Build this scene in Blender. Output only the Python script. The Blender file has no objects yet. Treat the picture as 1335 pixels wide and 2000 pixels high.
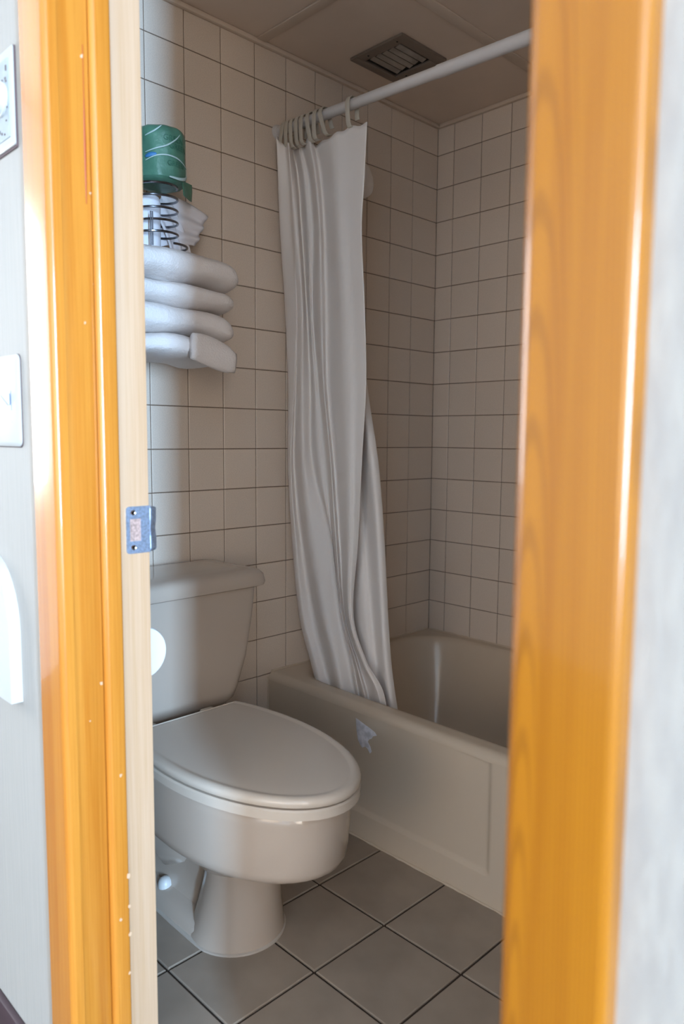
import bpy, bmesh, math, random
from mathutils import Vector, Matrix
random.seed(7)
PI = math.pi
sc = bpy.context.scene
C = sc.collection

# ------------------------------------------------------------------ camera
cd = bpy.data.cameras.new('camera'); cam = bpy.data.objects.new('camera', cd); C.objects.link(cam)
sc.camera = cam
M = Matrix(((0.712944, 0.065049, -0.698197), (-0.701179, 0.077006, -0.708815), (0.007657, 0.994906, 0.100512))).to_4x4()
M.translation = (-2.08089, -1.66228, 1.04079)
cam.matrix_world = M
cd.sensor_fit = 'HORIZONTAL'; cd.sensor_width = 24; cd.sensor_height = 36; cd.lens = 26.1776
cd.clip_start = 0.02
cd.dof.use_dof = True; cd.dof.focus_distance = 1.75; cd.dof.aperture_fstop = 4.0

# ------------------------------------------------------------------ world, light, exposure
w = bpy.data.worlds.new('world'); sc.world = w; w.use_nodes = True
w.node_tree.nodes['Background'].inputs[0].default_value = (0.75, 0.85, 1.0, 1)
w.node_tree.nodes['Background'].inputs[1].default_value = 0.6
sc.view_settings.view_transform = 'Standard'; sc.view_settings.look = 'None'
sc.view_settings.gamma = 1.0; sc.view_settings.use_curve_mapping = False
sc.view_settings.exposure = -0.31

def area(name, loc, direction, sx, sy, power, col):
    l = bpy.data.lights.new(name, 'AREA'); l.shape = 'RECTANGLE'; l.size = sx; l.size_y = sy
    l.energy = power; l.color = col
    o = bpy.data.objects.new(name, l); C.objects.link(o); o.location = loc
    d = Vector(direction).normalized()
    z = -d; x = Vector((0, 0, 1)).cross(z).normalized(); y = z.cross(x)
    o.matrix_world = Matrix.Translation(loc) @ Matrix((x, y, z)).transposed().to_4x4()
    return o
# daylight at three windows outside the bathroom door, plus an added corner fill
area('daylight_near_window', (-2.85, -4.27, 1.25), (0, 1, 0), 0.22, 1.5, 400, (0.42, 0.68, 1.0))
area('added_corner_fill', (-3.65, -4.27, 1.25), (0, 1, 0), 0.9, 1.5, 62, (1.0, 0.90, 0.78))  # added source that brightens the tiled wall behind the toilet
area('daylight_side_window', (-4.47, -2.0, 1.3), (1, 0, 0), 1.2, 1.2, 36, (1.0, 0.86, 0.71))
area('daylight_far_window', (-2.35, 1.57, 1.38), (0, -1, 0), 0.7, 1.1, 55, (0.92, 0.96, 1.0))

# ------------------------------------------------------------------ materials
def mat(name, col, rough=0.5, metal=0.0, coat=0.0, spec=0.5, sub=0.0, noise=None, bump=None, rand=0.0):
    """noise=(scale vec, amount), bump=(scale vec, strength, distance)"""
    m = bpy.data.materials.new(name); m.use_nodes = True
    nt = m.node_tree; b = nt.nodes['Principled BSDF']
    b.inputs['Base Color'].default_value = (*col, 1); b.inputs['Roughness'].default_value = rough
    b.inputs['Metallic'].default_value = metal; b.inputs['Coat Weight'].default_value = coat
    b.inputs['Coat Roughness'].default_value = 0.08
    b.inputs['Specular IOR Level'].default_value = spec
    tc = nt.nodes.new('ShaderNodeTexCoord')
    def vec(scale):
        mp = nt.nodes.new('ShaderNodeMapping'); mp.inputs['Scale'].default_value = scale
        nt.links.new(tc.outputs['Object'], mp.inputs[0]); return mp.outputs[0]
    out = None
    if noise:
        n = nt.nodes.new('ShaderNodeTexNoise'); n.inputs['Scale'].default_value = 1; n.inputs['Detail'].default_value = 4
        nt.links.new(vec(noise[0]), n.inputs['Vector'])
        r = nt.nodes.new('ShaderNodeValToRGB'); a = noise[1]
        c2 = noise[2] if len(noise) > 2 else tuple(c * (1 - a) for c in col)
        r.color_ramp.elements[0].color = (*c2, 1); r.color_ramp.elements[0].position = 0.35
        r.color_ramp.elements[1].color = (*col, 1); r.color_ramp.elements[1].position = 0.65
        nt.links.new(n.outputs['Fac'], r.inputs[0]); out = r.outputs[0]
        nt.links.new(out, b.inputs['Base Color'])
    if rand:
        oi = nt.nodes.new('ShaderNodeObjectInfo'); mr = nt.nodes.new('ShaderNodeMapRange')
        mr.inputs[3].default_value = 1 - rand; mr.inputs[4].default_value = 1 + rand
        nt.links.new(oi.outputs['Random'], mr.inputs[0])
        hs = nt.nodes.new('ShaderNodeHueSaturation'); hs.inputs['Color'].default_value = (*col, 1)
        nt.links.new(mr.outputs[0], hs.inputs['Value'])
        if out: nt.links.new(out, hs.inputs['Color'])
        nt.links.new(hs.outputs[0], b.inputs['Base Color'])
    if bump:
        n = nt.nodes.new('ShaderNodeTexNoise'); n.inputs['Scale'].default_value = 1; n.inputs['Detail'].default_value = 3
        nt.links.new(vec(bump[0]), n.inputs['Vector'])
        bp = nt.nodes.new('ShaderNodeBump'); bp.inputs['Strength'].default_value = bump[1]
        bp.inputs['Distance'].default_value = bump[2]
        nt.links.new(n.outputs['Fac'], bp.inputs['Height']); nt.links.new(bp.outputs[0], b.inputs['Normal'])
        if coat: pass
    return m

def wood(name, c1, c2, rough, coat, fleck=0.0, rings=0.0):
    m = bpy.data.materials.new(name); m.use_nodes = True
    nt = m.node_tree; b = nt.nodes['Principled BSDF']; L = nt.links
    b.inputs['Roughness'].default_value = rough; b.inputs['Coat Weight'].default_value = coat
    b.inputs['Coat Roughness'].default_value = 0.06
    tc = nt.nodes.new('ShaderNodeTexCoord')
    def noise(scale, det=4, rg=0.5):
        mp = nt.nodes.new('ShaderNodeMapping'); mp.inputs['Scale'].default_value = scale
        L.new(tc.outputs['Object'], mp.inputs[0])
        n = nt.nodes.new('ShaderNodeTexNoise'); n.inputs['Scale'].default_value = 1
        n.inputs['Detail'].default_value = det; n.inputs['Roughness'].default_value = rg
        L.new(mp.outputs[0], n.inputs['Vector']); return n
    n1 = noise((55, 55, 0.9), 3); n2 = noise((420, 420, 7), 3)
    mx = nt.nodes.new('ShaderNodeMath'); mx.operation = 'MULTIPLY_ADD'; mx.inputs[1].default_value = 0.35
    L.new(n2.outputs['Fac'], mx.inputs[0])
    ms = nt.nodes.new('ShaderNodeMath'); ms.operation = 'MULTIPLY'; ms.inputs[1].default_value = 0.65
    L.new(n1.outputs['Fac'], ms.inputs[0]); L.new(ms.outputs[0], mx.inputs[2])
    r = nt.nodes.new('ShaderNodeValToRGB')
    r.color_ramp.elements[0].color = (*c2, 1); r.color_ramp.elements[0].position = 0.36
    r.color_ramp.elements[1].color = (*c1, 1); r.color_ramp.elements[1].position = 0.60
    L.new(mx.outputs[0], r.inputs[0]); out = r.outputs[0]
    if rings:
        # cathedral figure: nested growth-ring arches that run up the board
        mp = nt.nodes.new('ShaderNodeMapping'); mp.inputs['Scale'].default_value = (0.0, 44, 2.0)
        mp.inputs['Location'].default_value = (0, 61.9, -1.0)
        L.new(tc.outputs['Object'], mp.inputs[0])
        wv = nt.nodes.new('ShaderNodeTexWave'); wv.wave_type = 'RINGS'; wv.rings_direction = 'SPHERICAL'
        wv.inputs['Scale'].default_value = 2.3; wv.inputs['Distortion'].default_value = 2.4
        wv.inputs['Detail'].default_value = 1.0; wv.inputs['Detail Scale'].default_value = 0.35
        L.new(mp.outputs[0], wv.inputs['Vector'])
        cr = nt.nodes.new('ShaderNodeValToRGB')
        cr.color_ramp.elements[0].position = 0.02; cr.color_ramp.elements[0].color = (rings, rings, rings, 1)
        cr.color_ramp.elements[1].position = 0.30; cr.color_ramp.elements[1].color = (0, 0, 0, 1)
        L.new(wv.outputs['Fac'], cr.inputs[0])
        mm = nt.nodes.new('ShaderNodeMixRGB'); mm.inputs[2].default_value = (c2[0] * .55, c2[1] * .5, c2[2] * .5, 1)
        L.new(cr.outputs[0], mm.inputs[0]); L.new(out, mm.inputs[1]); out = mm.outputs[0]
    if fleck:
        n3 = noise((150, 150, 60), 2, 0.6)
        cr = nt.nodes.new('ShaderNodeValToRGB')
        cr.color_ramp.elements[0].position = fleck; cr.color_ramp.elements[0].color = (0, 0, 0, 1)
        cr.color_ramp.elements[1].position = fleck + .03; cr.color_ramp.elements[1].color = (1, 1, 1, 1)
        L.new(n3.outputs['Fac'], cr.inputs[0])
        mm = nt.nodes.new('ShaderNodeMixRGB'); mm.inputs[2].default_value = (0.85, 0.6, 0.36, 1)
        L.new(cr.outputs[0], mm.inputs[0]); L.new(out, mm.inputs[1]); out = mm.outputs[0]
    L.new(out, b.inputs['Base Color'])
    bp = nt.nodes.new('ShaderNodeBump'); bp.inputs['Strength'].default_value = 0.12; bp.inputs['Distance'].default_value = 0.0006
    L.new(n2.outputs['Fac'], bp.inputs['Height']); L.new(bp.outputs[0], b.inputs['Normal'])
    return m

m_wood = wood('varnished_wood', (0.64, 0.25, 0.035), (0.53, 0.175, 0.018), 0.26, 0.5, fleck=0.79)
m_wood_r = wood('varnished_wood_figured', (0.37, 0.128, 0.004), (0.31, 0.098, 0.002), 0.24, 0.35, fleck=0.80, rings=0.38)
m_pale = wood('bare_pale_wood', (0.72, 0.475, 0.30), (0.64, 0.385, 0.21), 0.6, 0.0)
m_tile = mat('beige_wall_tile', (0.77, 0.645, 0.535), 0.33, noise=((420, 420, 420), 0.12), bump=((260, 260, 260), 0.25, 0.0008), rand=0.03)
m_grout = mat('brown_wall_grout', (0.17, 0.115, 0.08), 0.9)
m_ftile = mat('beige_floor_tile', (0.36, 0.29, 0.23), 0.42, noise=((9, 9, 9), 0.16), bump=((90, 90, 90), 0.1, 0.001), rand=0.04)
m_fgrout = mat('dark_floor_grout', (0.035, 0.022, 0.015), 0.9)
m_ceil = mat('ceiling_panel', (0.74, 0.60, 0.49), 0.8, noise=((5, 5, 5), 0.06))
m_bat = mat('ceiling_batten', (0.64, 0.52, 0.42), 0.7)
m_plast = mat('bathroom_plaster', (0.64, 0.58, 0.50), 0.8)
m_porc = mat('bone_porcelain', (0.49, 0.405, 0.335), 0.14, coat=0.15)
m_seat = mat('bone_plastic_seat', (0.62, 0.535, 0.45), 0.16)
m_tub = mat('bone_enamel', (0.62, 0.505, 0.385), 0.24, coat=0.2)
m_chip = mat('white_primer', (0.92, 0.90, 0.95), 0.45, noise=((60, 60, 60), 0.3))
m_caulk = mat('caulk', (0.48, 0.42, 0.36), 0.6)
m_bed = mat('white_room_paint', (0.85, 0.85, 0.84), 0.8)
m_wall = mat('white_linen_wallpaper', (0.435, 0.405, 0.365), 0.75, noise=((240, 240, 5), 0.07, (0.40, 0.375, 0.34)), bump=((300, 300, 8), 0.3, 0.0008))
m_wallr = mat('white_mottled_wallpaper', (0.385, 0.345, 0.30), 0.75, noise=((70, 70, 22), 0.09, (0.335, 0.30, 0.265)), bump=((160, 160, 50), 0.4, 0.0010))
m_base = mat('dark_baseboard', (0.06, 0.035, 0.04), 0.45)
m_carpet = mat('brown_carpet', (0.17, 0.13, 0.10), 0.95, noise=((300, 300, 300), 0.3))
m_bceil = mat('bedroom_ceiling', (0.75, 0.75, 0.74), 0.9)
m_cloth = mat('grey_white_curtain', (0.92, 0.85, 0.80), 0.85, bump=((700, 700, 500), 0.25, 0.0006))
m_ring = mat('cream_plastic_hook', (0.60, 0.54, 0.45), 0.4)
m_rod = mat('white_painted_rod', (0.66, 0.62, 0.60), 0.35)
m_towel = mat('white_terry', (0.82, 0.76, 0.73), 0.95, bump=((260, 260, 260), 0.45, 0.004))
m_wash = mat('white_cloth', (0.78, 0.76, 0.80), 0.9, bump=((500, 500, 500), 0.3, 0.0015))
m_chrome = mat('chrome', (0.75, 0.78, 0.84), 0.12, metal=1.0)
m_wire = mat('dark_chrome_wire', (0.20, 0.20, 0.22), 0.22, metal=1.0)
m_plate = mat('brushed_strike_metal', (0.62, 0.74, 0.95), 0.5, metal=1.0, noise=((300, 300, 300), 0.3))
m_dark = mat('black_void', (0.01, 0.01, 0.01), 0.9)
m_vent = mat('brown_vent_frame', (0.20, 0.155, 0.125), 0.5)
m_slat = mat('dusty_slat', (0.40, 0.34, 0.29), 0.7, noise=((14, 40, 14), 0.35))
m_white = mat('white_plastic', (0.60, 0.60, 0.59), 0.35)
m_cream = mat('cream_plate', (0.52, 0.52, 0.49), 0.5)
m_blue = mat('grey_blue_face', (0.40, 0.44, 0.46), 0.4, noise=((90, 90, 90), 0.12))
m_tog = mat('blue_grey_switch_slot', (0.12, 0.17, 0.27), 0.4)
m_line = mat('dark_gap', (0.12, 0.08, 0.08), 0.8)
m_green = mat('green_wrapper', (0.085, 0.215, 0.14), 0.4, noise=((25, 25, 25), 0.25), bump=((45, 45, 45), 0.5, 0.004))
m_dgreen = mat('dark_green_print', (0.03, 0.12, 0.075), 0.5)
m_lgreen = mat('pale_green_print', (0.45, 0.56, 0.52), 0.5)
m_bluep = mat('blue_print', (0.05, 0.2, 0.42), 0.5)
m_paper = mat('white_tissue', (0.88, 0.9, 0.92), 0.9)
m_show = mat('white_shower_plastic', (0.92, 0.86, 0.82), 0.35)
m_red = mat('red_stain', (0.45, 0.08, 0.01), 0.5)

# ------------------------------------------------------------------ mesh helpers
def meshobj(name, vs, fs, m, parent=None, smooth=False, loc=None):
    me = bpy.data.meshes.new(name); me.from_pydata([tuple(v) for v in vs], [], fs); me.update()
    bm = bmesh.new(); bm.from_mesh(me); bmesh.ops.recalc_face_normals(bm, faces=bm.faces)
    bm.to_mesh(me); bm.free()
    me.materials.append(m)
    if smooth:
        for p in me.polygons: p.use_smooth = True
    o = bpy.data.objects.new(name, me); C.objects.link(o)
    if loc: o.location = loc
    if parent: o.parent = parent
    return o

def bmobj(name, bm, m, parent=None, smooth=False, sharp=True):
    me = bpy.data.meshes.new(name); bmesh.ops.recalc_face_normals(bm, faces=bm.faces)
    bm.to_mesh(me); bm.free(); me.materials.append(m)
    if smooth:
        for p in me.polygons: p.use_smooth = True
        if sharp: me.set_sharp_from_angle(angle=math.radians(40))
    o = bpy.data.objects.new(name, me); C.objects.link(o)
    if parent: o.parent = parent
    return o

def add_box(bm, a, b, bev=0.0, seg=2):
    r = bmesh.ops.create_cube(bm, size=1)
    c = [(a[i] + b[i]) / 2 for i in range(3)]; s = [abs(b[i] - a[i]) for i in range(3)]
    for v in r['verts']: v.co = Vector((v.co.x * s[0] + c[0], v.co.y * s[1] + c[1], v.co.z * s[2] + c[2]))
    if bev:
        es = list({e for v in r['verts'] for e in v.link_edges})
        bmesh.ops.bevel(bm, geom=es, offset=bev, segments=seg, affect='EDGES', profile=0.5)

def box(name, a, b, m, parent=None, bev=0.0, seg=2):
    bm = bmesh.new(); add_box(bm, a, b, bev, seg); return bmobj(name, bm, m, parent, smooth=bev > 0)

def rings_into(bm, rings, cap=True, closed=True):
    vr = [[bm.verts.new(p) for p in r] for r in rings]
    n = len(rings[0])
    for i in range(len(vr) - 1):
        for j in range(n if closed else n - 1):
            k = (j + 1) % n
            bm.faces.new((vr[i][j], vr[i][k], vr[i + 1][k], vr[i + 1][j]))
    if cap:
        bm.faces.new(vr[0]); bm.faces.new(list(reversed(vr[-1])))
    return vr

def loft(name, rings, m, parent=None, cap=True, smooth=True):
    bm = bmesh.new(); rings_into(bm, rings, cap); return bmobj(name, bm, m, parent, smooth)

def tube_into(bm, pts, r, seg=10, cap=True):
    pts = [Vector(p) for p in pts]; rings = []; up = None
    for i, p in enumerate(pts):
        t = (pts[min(i + 1, len(pts) - 1)] - pts[max(i - 1, 0)]).normalized()
        if up is None: up = Vector((0, 0, 1)) if abs(t.z) < 0.9 else Vector((1, 0, 0))
        u = (up - t * up.dot(t)).normalized(); v = t.cross(u); up = u
        rr = r[i] if isinstance(r, (list, tuple)) else r
        rings.append([p + u * rr * math.cos(2 * PI * k / seg) + v * rr * math.sin(2 * PI * k / seg) for k in range(seg)])
    rings_into(bm, rings, cap)

def tube(name, pts, r, m, parent=None, seg=10):
    bm = bmesh.new(); tube_into(bm, pts, r, seg); return bmobj(name, bm, m, parent, True)

def extrude_z(name, prof, z0, z1, m, parent=None, smooth=True, nz=1):
    rings = [[(x, y, z0 + (z1 - z0) * i / nz) for x, y in prof] for i in range(nz + 1)]
    bm = bmesh.new(); rings_into(bm, rings); return bmobj(name, bm, m, parent, smooth)

def empty(name, loc=(0, 0, 0)):
    o = bpy.data.objects.new(name, None); o.location = loc; o.empty_display_size = 0.1; C.objects.link(o); return o

def tag(o, label=None, cat=None, group=None, kind=None):
    if label: o['label'] = label
    if cat: o['category'] = cat
    if group: o['group'] = group
    if kind: o['kind'] = kind
    return o
def keep(ch, root):
    """parent without moving (root sits at a translation only)"""
    ch.parent = root; ch.matrix_parent_inverse = Matrix.Translation(root.location).inverted(); return ch
def st(o, label): return tag(o, label, 'building part', kind='structure')

def arc(cx, cy, r, a0, a1, n):
    return [(cx + r * math.cos(a0 + (a1 - a0) * i / n), cy + r * math.sin(a0 + (a1 - a0) * i / n)) for i in range(n + 1)]

# ------------------------------------------------------------------ bathroom shell
P = 0.1095
CZ = 2.09            # ceiling height
XW = -1.52           # bathroom face of the door wall
XH = -1.64           # outer face of the door wall
YN = -1.53           # near wall of the bathroom
wb = st(box('wall_back', (XW, 0.0015, 0), (0.1, 0.1, CZ), m_grout), 'beige tiled bathroom wall behind the toilet')
wr = st(box('wall_right', (0.0015, YN - .1, 0), (0.1, 0.0015, CZ), m_grout), 'beige tiled wall along the far side of the bathtub')
tile_cache = {}
def tile_mesh(w_, h_, t, m, bev=0.0014):
    key = (round(w_, 4), round(h_, 4), m.name)
    if key in tile_cache: return tile_cache[key]
    a, b = w_ / 2, h_ / 2
    def rect(d, z): return [(-a + d, -b + d, z), (a - d, -b + d, z), (a - d, b - d, z), (-a + d, b - d, z)]
    vs = rect(0, 0) + rect(0, t - bev * .7) + rect(bev, t)
    fs = [(8, 9, 10, 11)]
    for k in (0, 4):
        for i in range(4):
            j = (i + 1) % 4; fs.append((k + i, k + j, k + 4 + j, k + 4 + i))
    me = bpy.data.meshes.new('tile'); me.from_pydata(vs, [], fs); me.materials.append(m); me.update()
    tile_cache[key] = me; return me
def put_tile(name, me, loc, mx, parent):
    o = bpy.data.objects.new(name, me); o.matrix_local = Matrix.Translation(loc) @ mx; o.parent = parent; C.objects.link(o)
G = 0.0023
# rotations: tile local z -> wall normal
RB = Matrix(((1, 0, 0), (0, 0, -1), (0, 1, 0))).to_4x4()       # faces -y
RR = Matrix(((0, 0, -1), (-1, 0, 0), (0, 1, 0))).to_4x4()      # faces -x
xs = [0.0] + [-(k - 1) * P - 0.1265 for k in range(1, 15)]
xs = [x for x in xs if x > XW + .01] + [XW]
zs = [CZ] + [2.1007 - r * P for r in range(1, 20)] + [0.0]
ys = [0.0, -0.0695] + [-0.0695 - 0.1105 * k for k in range(1, 14)]
ys = [y for y in ys if y > YN + .01] + [YN]
for i in range(len(xs) - 1):
    for j in range(len(zs) - 1):
        w_, h_ = xs[i] - xs[i + 1] - G, zs[j] - zs[j + 1] - G
        if h_ < 0.01: continue
        jit = Matrix.Rotation(random.uniform(-.0035, .0035), 4, 'X') @ Matrix.Rotation(random.uniform(-.0035, .0035), 4, 'Y')
        put_tile('wall_tile', tile_mesh(w_, h_, 0.0025, m_tile), ((xs[i] + xs[i + 1]) / 2, 0.002 - .0006, (zs[j] + zs[j + 1]) / 2), RB @ jit, wb)
for i in range(len(ys) - 1):
    for j in range(len(zs) - 1):
        w_, h_ = ys[i] - ys[i + 1] - G, zs[j] - zs[j + 1] - G
        if h_ < 0.01: continue
        jit = Matrix.Rotation(random.uniform(-.0035, .0035), 4, 'X') @ Matrix.Rotation(random.uniform(-.0035, .0035), 4, 'Y')
        put_tile('wall_tile', tile_mesh(w_, h_, 0.0025, m_tile), (0.002 - .0006, (ys[i] + ys[i + 1]) / 2, (zs[j] + zs[j + 1]) / 2), RR @ jit, wr)
fl = st(box('floor', (XH + .0, YN - .1, -0.1), (0.1, 0.1, -0.0035), m_fgrout), 'bathroom floor of square beige tiles with dark joints')
FG = 0.0050
fx = [-0.9584 + 0.2026 * 2 - 0.2026 * n for n in range(0, 8)]
fy = [0.0] + [-0.4583 + 0.2026 * 2 - 0.2026 * n for n in range(0, 10)]
fx = [-0.7558 + .0] + [x for x in fx if x < -0.76 and x > XW + .02] + [XW]
fx[0] = -0.742
fx = sorted(set([round(x, 4) for x in fx]), reverse=True)
if abs(fx[0] - fx[1]) < 0.03: pass
fy = [y for y in fy if y > YN + .02] + [YN]
for i in range(len(fx) - 1):
    for j in range(len(fy) - 1):
        w_, h_ = fx[i] - fx[i + 1] - FG, fy[j] - fy[j + 1] - FG
        if w_ < .01 or h_ < .01: continue
        put_tile('floor_tile', tile_mesh(w_, h_, 0.005, m_ftile, 0.002), ((fx[i] + fx[i + 1]) / 2, (fy[j] + fy[j + 1]) / 2, -0.0045),
                 Matrix.Rotation(random.uniform(-.002, .002), 4, 'X'), fl)
# ceiling with battens and edge moulding
ce = st(box('ceiling', (XH, YN - .1, CZ), (0.1, 0.1, CZ + .1), m_ceil), 'grey beige bathroom ceiling of flat panels')
keep(box('batten', (-0.785, YN, CZ - .005), (-0.755, -0.012, CZ), m_bat, bev=.002), ce)
keep(box('batten', (-0.755, -0.452, CZ - .005), (-0.012, -0.420, CZ), m_bat, bev=.002), ce)
keep(box('batten', (XW, -0.452, CZ - .005), (-0.785, -0.420, CZ), m_bat, bev=.002), ce)
st(box('trim_1', (XW, -0.013, CZ - .013), (0, -0.0, CZ - .0002), m_bat, bev=.003), 'narrow moulding between ceiling and tiled wall behind toilet')
st(box('trim_2', (-0.013, YN, CZ - .013), (0, -0.013, CZ - .0002), m_bat, bev=.003), 'narrow moulding between ceiling and tiled wall beyond bathtub')
# door wall (outer skin wallpapered), opening y -1.40 .. -0.69
YL, YR, ZT = -0.68, -1.41, 2.02
BY0, BY1, BX = -4.2, 1.5, -4.4
st(box('wall_left', (XH, YL + .006, 0), (XW, 0.10, 2.35), m_plast), 'wall holding the latch side of the door frame')
st(box('wall_left_paper', (XH - .0015, YL + .006, 0), (XH, BY1, 2.35), m_wall), 'strip of white wallpapered wall left of the wooden door frame')
st(box('wall_near', (XH, YN - .1, 0), (0.1, YN, CZ), m_plast), 'bathroom wall at the near end of the bathtub')
st(box('wall_right_partition', (XH, YN, 0), (XW, YR - .006, 2.35), m_plast), 'wall holding the hinge side of the door frame')
st(box('wall_right_paper', (XH - .0015, BY0, 0), (XH, YR - .006, 2.35), m_wallr), 'white wallpapered wall right of the wooden door frame')
st(box('wall_header', (XH, YR - .006, ZT + .02), (XW, YL + .006, 2.35), m_plast), 'wall over the door opening')
st(box('wall_header_paper', (XH - .0015, YR - .006, ZT + .02), (XH, YL + .006, 2.35), m_wall), 'wallpapered wall over the door opening')
st(box('baseboard_left', (XH - .014, -0.617, 0), (XH - .0016, BY1, 0.058), m_base, bev=.003), 'dark brown baseboard at the foot of the wall left of the door')
st(box('baseboard_right', (XH - .014, BY0, 0), (XH - .0016, -1.475, 0.058), m_base, bev=.003), 'dark brown baseboard at the foot of the wall right of the door')

# ------------------------------------------------------------------ room outside the door
st(box('floor_bedroom', (BX, BY0, -0.1), (XH, BY1, -0.002), m_carpet), 'carpeted floor outside the bathroom')
st(box('ceiling_bedroom', (BX, BY0, 2.35), (XH, BY1, 2.45), m_bceil), 'white ceiling outside the bathroom')
def wall_hole(name, axis, c, t, a0, a1, h0, h1, z0, z1, label):
    bm = bmesh.new()
    def bx(p0, p1, q0, q1):
        if axis == 'y': add_box(bm, (p0, c, q0), (p1, c + t, q1))
        else: add_box(bm, (c, p0, q0), (c + t, p1, q1))
    bx(a0, h0, 0, 2.35); bx(h1, a1, 0, 2.35); bx(h0, h1, 0, z0); bx(h0, h1, z1, 2.35)
    st(bmobj(name, bm, m_bed), label)
st(box('wall_bedroom_near', (BX, BY0 - .08, 0), (-4.13, BY0, 2.35), m_bed), 'corner strip of the room wall behind the camera')
st(box('wall_bedroom_pier', (-3.17, BY0 - .08, 0), (-2.99, BY0, 2.35), m_bed), 'pier between the narrow window and the added wide one behind the camera')
st(box('wall_bedroom_end', (-2.71, BY0 - .08, 0), (XH, BY0, 2.35), m_bed), 'end strip of the room wall behind the camera')
for a_, b_, n_ in ((-4.13, -3.17, 'corner'), (-2.99, -2.71, 'near')):
    st(box('wall_bedroom_sill_' + n_, (a_, BY0 - .08, 0), (b_, BY0, 0.46), m_bed), 'wall under a window behind the camera')
    st(box('wall_bedroom_lintel_' + n_, (a_, BY0 - .08, 2.04), (b_, BY0, 2.35), m_bed), 'wall over a window behind the camera')
wall_hole('wall_bedroom_far', 'y', BY1, 0.08, BX, XH, -2.75, -1.95, 0.80, 1.96, 'room wall at the far end of the passage')
wall_hole('wall_bedroom_side', 'x', BX, -0.08, BY0, BY1, -2.65, -1.35, 0.65, 1.95, 'room wall opposite the bathroom door')
def window(n, axis, c, h0, h1, z0, z1, label):
    bm = bmesh.new(); f = .035
    def bx(p0, p1, q0, q1):
        if axis == 'y': add_box(bm, (p0, c - .02, q0), (p1, c + .02, q1), .003)
        else: add_box(bm, (c - .02, p0, q0), (c + .02, p1, q1), .003)
    bx(h0, h0 + f, z0, z1); bx(h1 - f, h1, z0, z1); bx(h0, h1, z0, z0 + f); bx(h0, h1, z1 - f, z1)
    st(bmobj('window_%d' % n, bm, m_white), label)
window(1, 'y', BY0 - .03, -2.99, -2.71, 0.46, 2.04, 'narrow white window frame behind the camera')
window(4, 'y', BY0 - .03, -4.13, -3.17, 0.46, 2.04, 'wide white window frame added behind the camera')  # unseen window made up to go with the added fill light
window(2, 'y', BY1 + .03, -2.75, -1.95, 0.80, 1.96, 'white window frame at the end of the passage')
window(3, 'x', BX - .03, -2.65, -1.35, 0.65, 1.95, 'white window frame opposite the bathroom')

# ------------------------------------------------------------------ door frame
dr = empty('door_1', (XH, (YL + YR) / 2, 0)); st(dr, 'varnished orange wood door frame, no door leaf in view')
def casing(y_in, y_out, m):
    s = 1 if y_out > y_in else -1; xf, xb = -1.660, XH - .0015
    r1, r2 = (0.009 if s > 0 else 0.014), 0.007
    # profile with a rounded inner and outer edge
    pts = [(xb, y_in)]
    for i in range(9):
        a = PI / 2 * i / 8; pts.append((xf + r1 - r1 * math.sin(a), y_in + s * (r1 - r1 * math.cos(a))))
    for i in range(9):
        a = PI / 2 * i / 8; pts.append((xf + r2 - r2 * math.cos(a), y_out - s * (r2 - r2 * math.sin(a))))
    pts.append((xb, y_out))
    return keep(extrude_z('casing', pts, 0, ZT + .01, m), dr)
casing(-0.697, -0.620, m_wood)
casing(-1.3905, -1.4705, m_wood_r)
keep(box('head_casing', (-1.66, -1.4705, ZT + .011), (XH - .0015, -0.620, ZT + .085), m_wood, bev=.006), dr)
# latch-side jamb: bare rebate board, varnished front board, rounded stop
jl = keep(box('bare_rebate', (-1.645, YL, 0), (-1.514, YL + .018, ZT), m_pale, bev=.0012), dr)
tag(jl, 'bare pale wood where the door closes')
keep(box('jamb', (-1.6455, -0.6925, 0), (-1.5985, YL - .0003, ZT), m_wood, bev=.001), dr)
rs = .008
pts = [(-1.598, YL - .0003), (-1.598, -0.694)]
pts += [(-1.590 - rs * math.cos(a) + .000, -0.6935 - rs * math.sin(a)) for a in [PI / 2 * i / 8 for i in range(9)]]
pts += [(-1.574, -0.7015)] + [(-1.574 + .005 * math.sin(a), -0.6965 - .005 * math.cos(a)) for a in [PI / 2 * i / 5 for i in range(1, 6)]]
pts += [(-1.569, YL - .0003)]
keep(extrude_z('door_stop', pts, 0, ZT, m_wood), dr)
keep(box('jamb', (-1.645, YR - .006, 0), (-1.514, YR + .012, ZT), m_wood_r, bev=.002), dr)
keep(box('door_stop', (-1.598, YR + .0123, 0), (-1.569, YR + .022, ZT), m_wood, bev=.003), dr)
keep(box('head_jamb', (-1.645, YR + .0125, ZT + .0003), (-1.514, YL - .0003, ZT + .018), m_wood, bev=.001), dr)
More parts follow.
